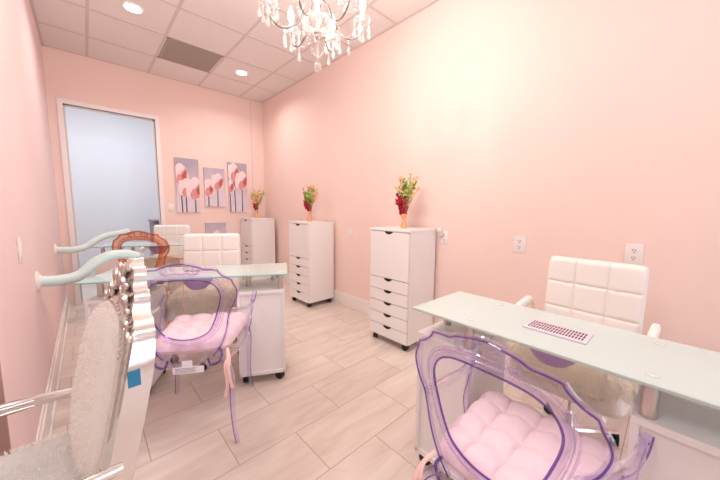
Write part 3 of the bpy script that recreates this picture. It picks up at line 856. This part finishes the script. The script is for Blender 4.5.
        bm = BM(); tube(bm, spline([(sx * .264, .175, .640), (sx * .262, .150, .585), (sx * .250, .115, .52), (sx * .236, .105, .455), (sx * .232, .12, .425)], 6), .0125, 8, False, 1.3); obj('arm_post', bm, rim, arm)
        bm = BM(); tube(bm, [p + Vector((sx * .014, 0, .004)) for p in P], .0022, 5); tube(bm, spline([(sx * .276, .175, .640), (sx * .265, .150, .585), (sx * .263, .115, .52), (sx * .249, .105, .455)], 6), .0022, 5); obj('arm_line', bm, edge, arm)
        bm = BM(); tube(bm, spline([(sx * .15, by(.15, .49) - .002, .50), (sx * .165, -.205, .47), (sx * .15, -.205, .425), (sx * .11, -.21, .415), (sx * .095, -.205, .45)], 5), .0055, 7); obj('back_joint', bm, edge, back)
    if sticker:
        bm = BM(); box(bm, -.075, .075, -.2065, -.2055, .375, .412); box(bm, -.03, .02, -.2065, -.2055, .412, .445)
        st = obj('care_label', bm, M['paper'], t, False)
        bm = BM()
        for k in range(4): box(bm, -.065, .03 + .008 * (k % 2), -.2075, -.2066, .381 + k * .007, .3835 + k * .007)
        obj('small_print', bm, M['ink'], st, False)
    return t

def tuft(nx, ny):
    def h(u, v):
        a, b = abs(math.sin(PI * u * nx)), abs(math.sin(PI * v * ny))
        pt = min(math.hypot(((u * nx + .5) % 1 - .5) , ((v * ny + .5) % 1 - .5)) / .5, 1)
        return .40 + .60 * (.35 * (a * b) ** .35 + .65 * pt ** .6) * (.75 + .25 * (a * b) ** .25)
    return h
def cushion(label, loc, rz, s):
    t = thing('seat_cushion', label, 'cushion', loc, rz, 'pink tufted cushions on the clear chairs', s)
    bm = BM(); vs = pillow(bm, .43, .45, .086, tuft(4, 4), 64, 64, None, .35, .10, 7)
    for v in vs:   # narrower to the rear, slight sag
        v.co.x *= 1 + .10 * (v.co.y / .225)
    o = obj('cushion_pad', bm, M['satin'], t); o.location = (0, .035, .4635)
    for sx in (-1, 1):
        bm = BM()
        P = spline([(sx * .185, -.178, .485), (sx * .200, -.225, .46), (sx * .190, -.252, .42), (sx * .20, -.262, .33), (sx * .188, -.262, .26)], 6)
        tube(bm, P, .008, 6, False, .25, (1, 0, 0))
        P = spline([(sx * .185, -.178, .485), (sx * .205, -.228, .45), (sx * .208, -.262, .40), (sx * .225, -.272, .31)], 6); tube(bm, P, .008, 6, False, .25, (1, 0, 0))
        obj('ribbon_tie', bm, M['tie'], t)
    return t
VIOLET = (M['clear'], M['rim'], M['edge']); ORANGE = (M['oclear'], M['orim'], M['oedge'])
G = 'clear plastic armchairs at the glass desks'
C1 = ((.447, 1.836, 0), R(-31.8)); C2 = ((.93, .270, 0), R(-94)); C3 = ((.51, 3.855, 0), R(-34))
ghost_chair('clear lilac plastic armchair between the silver chair and the nearer left desk', *C1, 1.0, VIOLET, G, True)
cushion('pink tufted cushion on the clear chair next to the silver chair', *C1, 1.0)
ghost_chair('clear lilac plastic armchair in front of the desk by the right wall', *C2, .96, VIOLET, G)
cushion('pink tufted cushion on the clear chair at the right wall desk', *C2, .96)
ghost_chair('clear orange plastic armchair at the furthest desk', *C3, 1.03, ORANGE, G)

# ------------------------------------------------------------------ white swivel chairs
def tech_chair(label, loc, rz, top, group='white quilted swivel chairs', furry=True, width=.47):
    """local: sitter faces +y"""
    t = thing('swivel_chair', label, 'chair', loc, rz, group)
    def quilt(nx, ny):
        def h(u, v):
            gu = min(abs(u * nx - round(u * nx)), .5) / nx * width; gv = min(abs(v * ny - round(v * ny)), .5) / ny * .6
            g_ = min(min(gu, gv) / .016, 1)
            return .80 + .20 * math.sin(g_ * PI / 2) ** .6
        return h
    hb = top - .40
    bm = BM()
    m = T(0, -.215, .44 + hb / 2, R(90) - R(6), 0, 0) @ Matrix.Rotation(PI, 4, 'Z')
    pillow(bm, width, hb, .075, quilt(3, 4), 60, 72, T(0, -.235, .40 + hb / 2) @ Euler((R(90) - R(5), 0, PI)).to_matrix().to_4x4(), .45, .05, 20)
    obj('backrest', bm, M['leather'], t)
    bm = BM(); pillow(bm, .48, .47, .10, quilt(3, 3), 48, 48, T(0, .03, .385), .35, .08, 10); seat = obj('seat', bm, M['leather'], t)
    if furry:
        bm = BM()
        def hf(u, v): return .8 + .2 * pnoise(Vector((u * 6, v * 6, 1)))
        pillow(bm, .50, .49, .12, hf, 30, 30, T(0, .03, .475), .4, .2, 5)
        for v in bm.verts:
            if v.co.z < .51 and abs(v.co.x) > .22 or v.co.y > .25: v.co.z -= .05
        fur(bm, 9000, .034, 4, .6, .5, width=.0013)
        obj('fur_cover', bm, M['fur'], t)
    for sx in (-1, 1):
        bm = BM(); P = spline([(sx * .23, -.14, .44), (sx * .265, -.15, .50), (sx * .268, -.16, .64), (sx * .268, -.12, .695), (sx * .268, .04, .675), (sx * .268, .135, .645), (sx * .268, .16, .585), (sx * .265, .15, .48), (sx * .23, .13, .43)], 6)
        tube(bm, P, .010, 10, False, 1.6, (1, 0, 0)); arm = obj('armrest', bm, M['chrome'], t)
        bm = BM(); pillow(bm, .036, .25, .032, lambda u, v: 1, 10, 24, T(sx * .268, 0, .690, R(-10)), .3, .25, 4); obj('arm_pad', bm, M['leather'], arm)
    bm = BM(); lathe(bm, [(0, .375), (.08, .375), (.08, .388), (0, .388)], 20); lathe(bm, [(0, .19), (.014, .19), (.014, .375), (0, .375)], 16); lathe(bm, [(0, .06), (.03, .07), (.027, .20), (0, .20)], 20)
    obj('gas_lift', bm, M['chrome'], t)
    for k in range(5):
        a = 2 * PI * k / 5 + .3
        bm = BM(); P = [Vector((.02 * math.cos(a), .02 * math.sin(a), .10)), Vector((.14 * math.cos(a), .14 * math.sin(a), .088)), Vector((.27 * math.cos(a), .27 * math.sin(a), .072))]
        tube(bm, spline(P, 5), [.018 - .0006 * i for i in range(11)], 8, False, 1.3); lg = obj('base_leg', bm, M['chrome'], t)
        o = obj('caster', caster_bm(0, 0, .027, .062), M['black'], lg); o.location = (.262 * math.cos(a), .262 * math.sin(a), 0); o.rotation_euler = (0, 0, a + .8)
    return t
tech_chair('white quilted swivel chair against the right wall, under an outlet', (1.78, .288, 0), R(86), .972, width=.43)
tech_chair('white quilted swivel chair behind the nearer left desk', (.70, 2.578, 0), R(152), 1.005, width=.465)
tech_chair('white quilted swivel chair beside the doorway behind the furthest desk', (.768, 4.578, 0), R(152), .985, width=.45)

# ------------------------------------------------------------------ silver armchair close to the camera
def silver_chair():
    s_loc, rz = (-.226, 1.06, 0), R(93.5)
    t = thing('silver_armchair', 'ornate silver armchair with white fur seat, closest to the camera on the left', 'chair', s_loc, rz)
    # local: sitter faces +y, back plane near y=-.24
    by = lambda z: -.222 - (z - .55) * .195
    half = [(0, 1.088), (.03, 1.085), (.045, 1.066), (.075, 1.068), (.095, 1.05), (.105, 1.02), (.135, 1.018), (.155, .998), (.163, .968), (.195, .962), (.225, .94), (.243, .90), (.25, .84), (.247, .76), (.238, .68), (.228, .60), (.222, .52), (.222, .44)]
    o2 = [(-x, z) for x, z in half[::-1]] + half[1:]
    hh = [(0, .955), (.08, .945), (.14, .915), (.175, .86), (.18, .78), (.172, .68), (.165, .60), (.14, .555), (0, .545)]
    i2 = [(-x, z) for x, z in hh[::-1]] + hh[1:]
    S = [Vector((x, 0, z)) for x, z in o2]
    # solid frame: match outer to inner
    bm = BM()
    n = 72
    def resamp(P, n):
        L = [0]
        for a, b in zip(P, P[1:]): L.append(L[-1] + (b - a).length)
        out = []; j = 0
        for i in range(n + 1):
            d = L[-1] * i / n
            while j < len(P) - 2 and L[j + 1] < d: j += 1
            k = (d - L[j]) / max(1e-9, L[j + 1] - L[j]); out.append(P[j].lerp(P[j + 1], min(1, max(0, k))))
        return out
    So = resamp(spline([Vector((x, 0, z)) for x, z in o2], 5), n); Si = resamp(spline([Vector((x, 0, z)) for x, z in i2], 5), n)
    th = .034
    rings = []
    for o_, i_ in zip(So, Si):
        q = []
        md = (o_ + i_) / 2
        for p, dy in ((o_, th * .75), (o_, -th * .8), (i_, -th * .6), (i_, th * .5), (md, th * 1.0)):
            q.append(bm.verts.new((p.x, by(p.z) + dy * max(.55, 1 - max(0, p.z - .86) * 2.4), p.z)))
        rings.append(q)
    for A, B in zip(rings, rings[1:]):
        for k in range(5): bm.faces.new((A[k], A[(k + 1) % 5], B[(k + 1) % 5], B[k]))
    bm.faces.new(rings[0]); bm.faces.new(rings[-1][::-1])
    back = obj('back_frame', bm, M['silver'], t)
    bm = BM()   # carved crest relief on the front of the frame
    def curl(cx, cz, r0, turns, sgn, rad=.007):
        P = []
        for i in range(28):
            a = sgn * i / 27 * turns * 2 * PI; r_ = r0 * (1 - .7 * i / 27)
            P.append(Vector((cx + r_ * math.cos(a), by(cz) + .029, cz + r_ * math.sin(a))))
        tube(bm, P, [rad * (1 - .5 * i / 27) for i in range(28)], 8)
    for sx in (-1, 1):
        curl(sx * .05, 1.025, .028, 1.5, sx); curl(sx * .115, .985, .026, 1.4, -sx); curl(sx * .175, .945, .02, 1.3, sx, .006)
        for (cx, cz, ln, an) in ((.02, 1.055, .05, 1.2), (.085, 1.02, .045, .7), (.145, .97, .045, .4), (.205, .925, .04, -.6)):
            vs = ball(bm, (0, 0, 0), 1, 2); mt = T(sx * cx, by(cz) + .027, cz, 0, -sx * an, 0) @ Matrix.Diagonal((ln * .5, .008, .012, 1)); bmesh.ops.transform(bm, matrix=mt, verts=vs)
    ball(bm, (0, by(1.03) + .026, 1.03), .022, 2, (1, .6, 1.2))
    for i in range(22):   # pearl border above the pad
        a = PI * (i + .5) / 22; px = .165 * math.cos(a); pz = .86 + .105 * math.sin(a); ball(bm, (px, by(pz) + .032, pz), .0065, 1)
    obj('carving', bm, M['silvdark'], back)
    bm = BM()   # padded back, fur covered
    w_ = .40
    pillow(bm, .35, .42, .07, lambda u, v: .85 + .15 * math.sin(PI * u) * math.sin(PI * v), 30, 34, T(0, -.249, .745) @ Euler((R(90) - R(11), 0, PI)).to_matrix().to_4x4(), .35, .28, 4)
    fur(bm, 7000, .007, 21, .5, .35, width=.0010)
    obj('back_pad', bm, M['furw'], t)
    bm = BM(); box(bm, -.235, .235, -.24, .27, .40, .445, .012); box(bm, -.225, .225, .265, .29, .385, .45, .01)
    obj('seat_frame', bm, M['silver'], t)
    bm = BM()
    def hs(u, v): return .86 + .14 * math.sin(PI * u) + .05 * pnoise(Vector((u * 5, v * 5, 3)))
    pillow(bm, .455, .49, .10, hs, 34, 34, T(0, .025, .445), .3, .2, 5)
    fur(bm, 11000, .018, 22, .6, .35, width=.0011)
    obj('fur_seat', bm, M['furw'], t)
    for sx in (-1, 1):
        bm = BM()
        P = spline([(sx * .230, by(.62), .622), (sx * .242, -.12, .632), (sx * .262, .02, .630), (sx * .27, .12, .620), (sx * .27, .18, .600), (sx * .262, .215, .575)], 8); k = len(P)
        tube(bm, P, [.014 + .018 * min(1, max(0, i - 5) / 22) for i in range(k)], 10, False, .8, (0, 0, 1)); arm = obj('arm', bm, M['silver'], t)
        bm = BM()
        for z_ in (.010, -.006):
            tube(bm, [p + Vector((-.8 * (.014 + .018 * min(1, max(0, i + 5) / 22)) - .001, 0, z_)) for i, p in enumerate(P[10:32])], .0022, 5)
        obj('carved_line', bm, M['silvdark'], arm)
        bm = BM(); ball(bm, (sx * .258, .225, .585), .03, 2, (.8, 1, 1)); obj('arm_scroll', bm, M['silver'], arm)
        bm = BM(); tube(bm, spline([(sx * .262, .13, .610), (sx * .255, .10, .56), (sx * .242, .09, .50), (sx * .238, .13, .43)], 7), [.024 - .0003 * i for i in range(22)], 10, False, .8); obj('arm_post', bm, M['silver'], arm)
        bm = BM(); tube(bm, spline([(sx * .222, -.24, .46), (sx * .222, -.255, .30), (sx * .222, -.285, .14), (sx * .222, -.32, .004)], 6), [.026 - .0006 * i for i in range(19)], 8); obj('leg', bm, M['silver'], t)
        bm = BM(); tube(bm, spline([(sx * .215, .25, .42), (sx * .228, .272, .36), (sx * .222, .268, .22), (sx * .212, .255, .09), (sx * .216, .27, .004)], 6), [.030 - .0007 * i for i in range(25)], 10); obj('leg', bm, M['silver'], t)
    bm = BM(); box(bm, -.2525, -.2495, by(.83) - .004, by(.83) + .020, .822, .860); obj('sticker', bm, M['blue'], t, False)
    return t
silver_chair()

# small cabinet inside the back room, seen through the doorway
t = thing('low_cabinet', 'low mauve-grey cabinet inside the back room, at the doorway', 'cabinet', (.95, 5.6, 0))
bm = BM(); box(bm, -.2, .3, -.2, .25, 0, 1.0, .004); box(bm, -.215, .3, -.215, .25, 1.0, 1.03, .004); obj('body', bm, M['grey'], t, False)
bm = BM(); box(bm, -.19, .29, -.222, -.202, .04, .97, .003); d = obj('door', bm, M['grey'], t, False)
bm = BM(); box(bm, -.17, -.155, -.24, -.222, .6, .75, .004); obj('handle', bm, M['chrome'], d)

# ------------------------------------------------------------------ light
def area(name, loc, rot, sx, sy, W, col=(1, 1, 1), spread=180):
    l = bpy.data.lights.new(name, 'AREA'); l.shape = 'RECTANGLE'; l.size = sx; l.size_y = sy; l.energy = W; l.color = col; l.spread = R(spread)
    o = bpy.data.objects.new(name, l); COL.objects.link(o); o.location = loc; o.rotation_euler = rot; return o
area('window_fill', (1.2, YF - .5, 1.55), (R(90), 0, R(22)), 2.3, 2.3, 26, (.74, .84, 1))  # added fill light outside the unseen front window
area('hall_fill', (-1.1, .7, ZC - .02), (0, 0, 0), .6, .6, 18, (.97, .96, 1))  # unseen lamp added to brighten the silver chair's fur
area('backroom_lamp', (.2, 5.55, ZC - .02), (0, 0, 0), 1.6, .5, 20, (.86, .94, 1))
w = bpy.data.worlds.new('daylight'); SC.world = w; w.use_nodes = True
w.node_tree.nodes['Background'].inputs[0].default_value = (.85, .9, 1, 1); w.node_tree.nodes['Background'].inputs[1].default_value = .8

# ------------------------------------------------------------------ camera
cam = bpy.data.cameras.new('camera'); co = bpy.data.objects.new('camera', cam); COL.objects.link(co)
cam.sensor_width = 36; cam.lens = 292.7 / 720 * 36; cam.clip_start = .02
pi_, ya, ro = R(6.155), R(43.09), R(.5635)
F = Vector((math.sin(ya) * math.cos(pi_), math.cos(ya) * math.cos(pi_), -math.sin(pi_)))
Rt = Vector((math.cos(ya), -math.sin(ya), 0)); U = Rt.cross(F)
R2 = Rt * math.cos(ro) + U * math.sin(ro); U2 = U * math.cos(ro) - Rt * math.sin(ro)
mw = Matrix((( R2.x, U2.x, -F.x, 0), (R2.y, U2.y, -F.y, 0), (R2.z, U2.z, -F.z, 1.24), (0, 0, 0, 1)))
co.matrix_world = mw
SC.camera = co
vs_ = SC.view_settings
vs_.view_transform = 'Standard'; vs_.look = 'None'; vs_.gamma = 1; vs_.use_curve_mapping = False; vs_.exposure = .27
SC.cycles.max_bounces = 12; SC.cycles.diffuse_bounces = 6; SC.cycles.transparent_max_bounces = 32; SC.cycles.glossy_bounces = 4
SC.cycles.use_denoising = True
SC.cycles.sample_clamp_indirect = 8
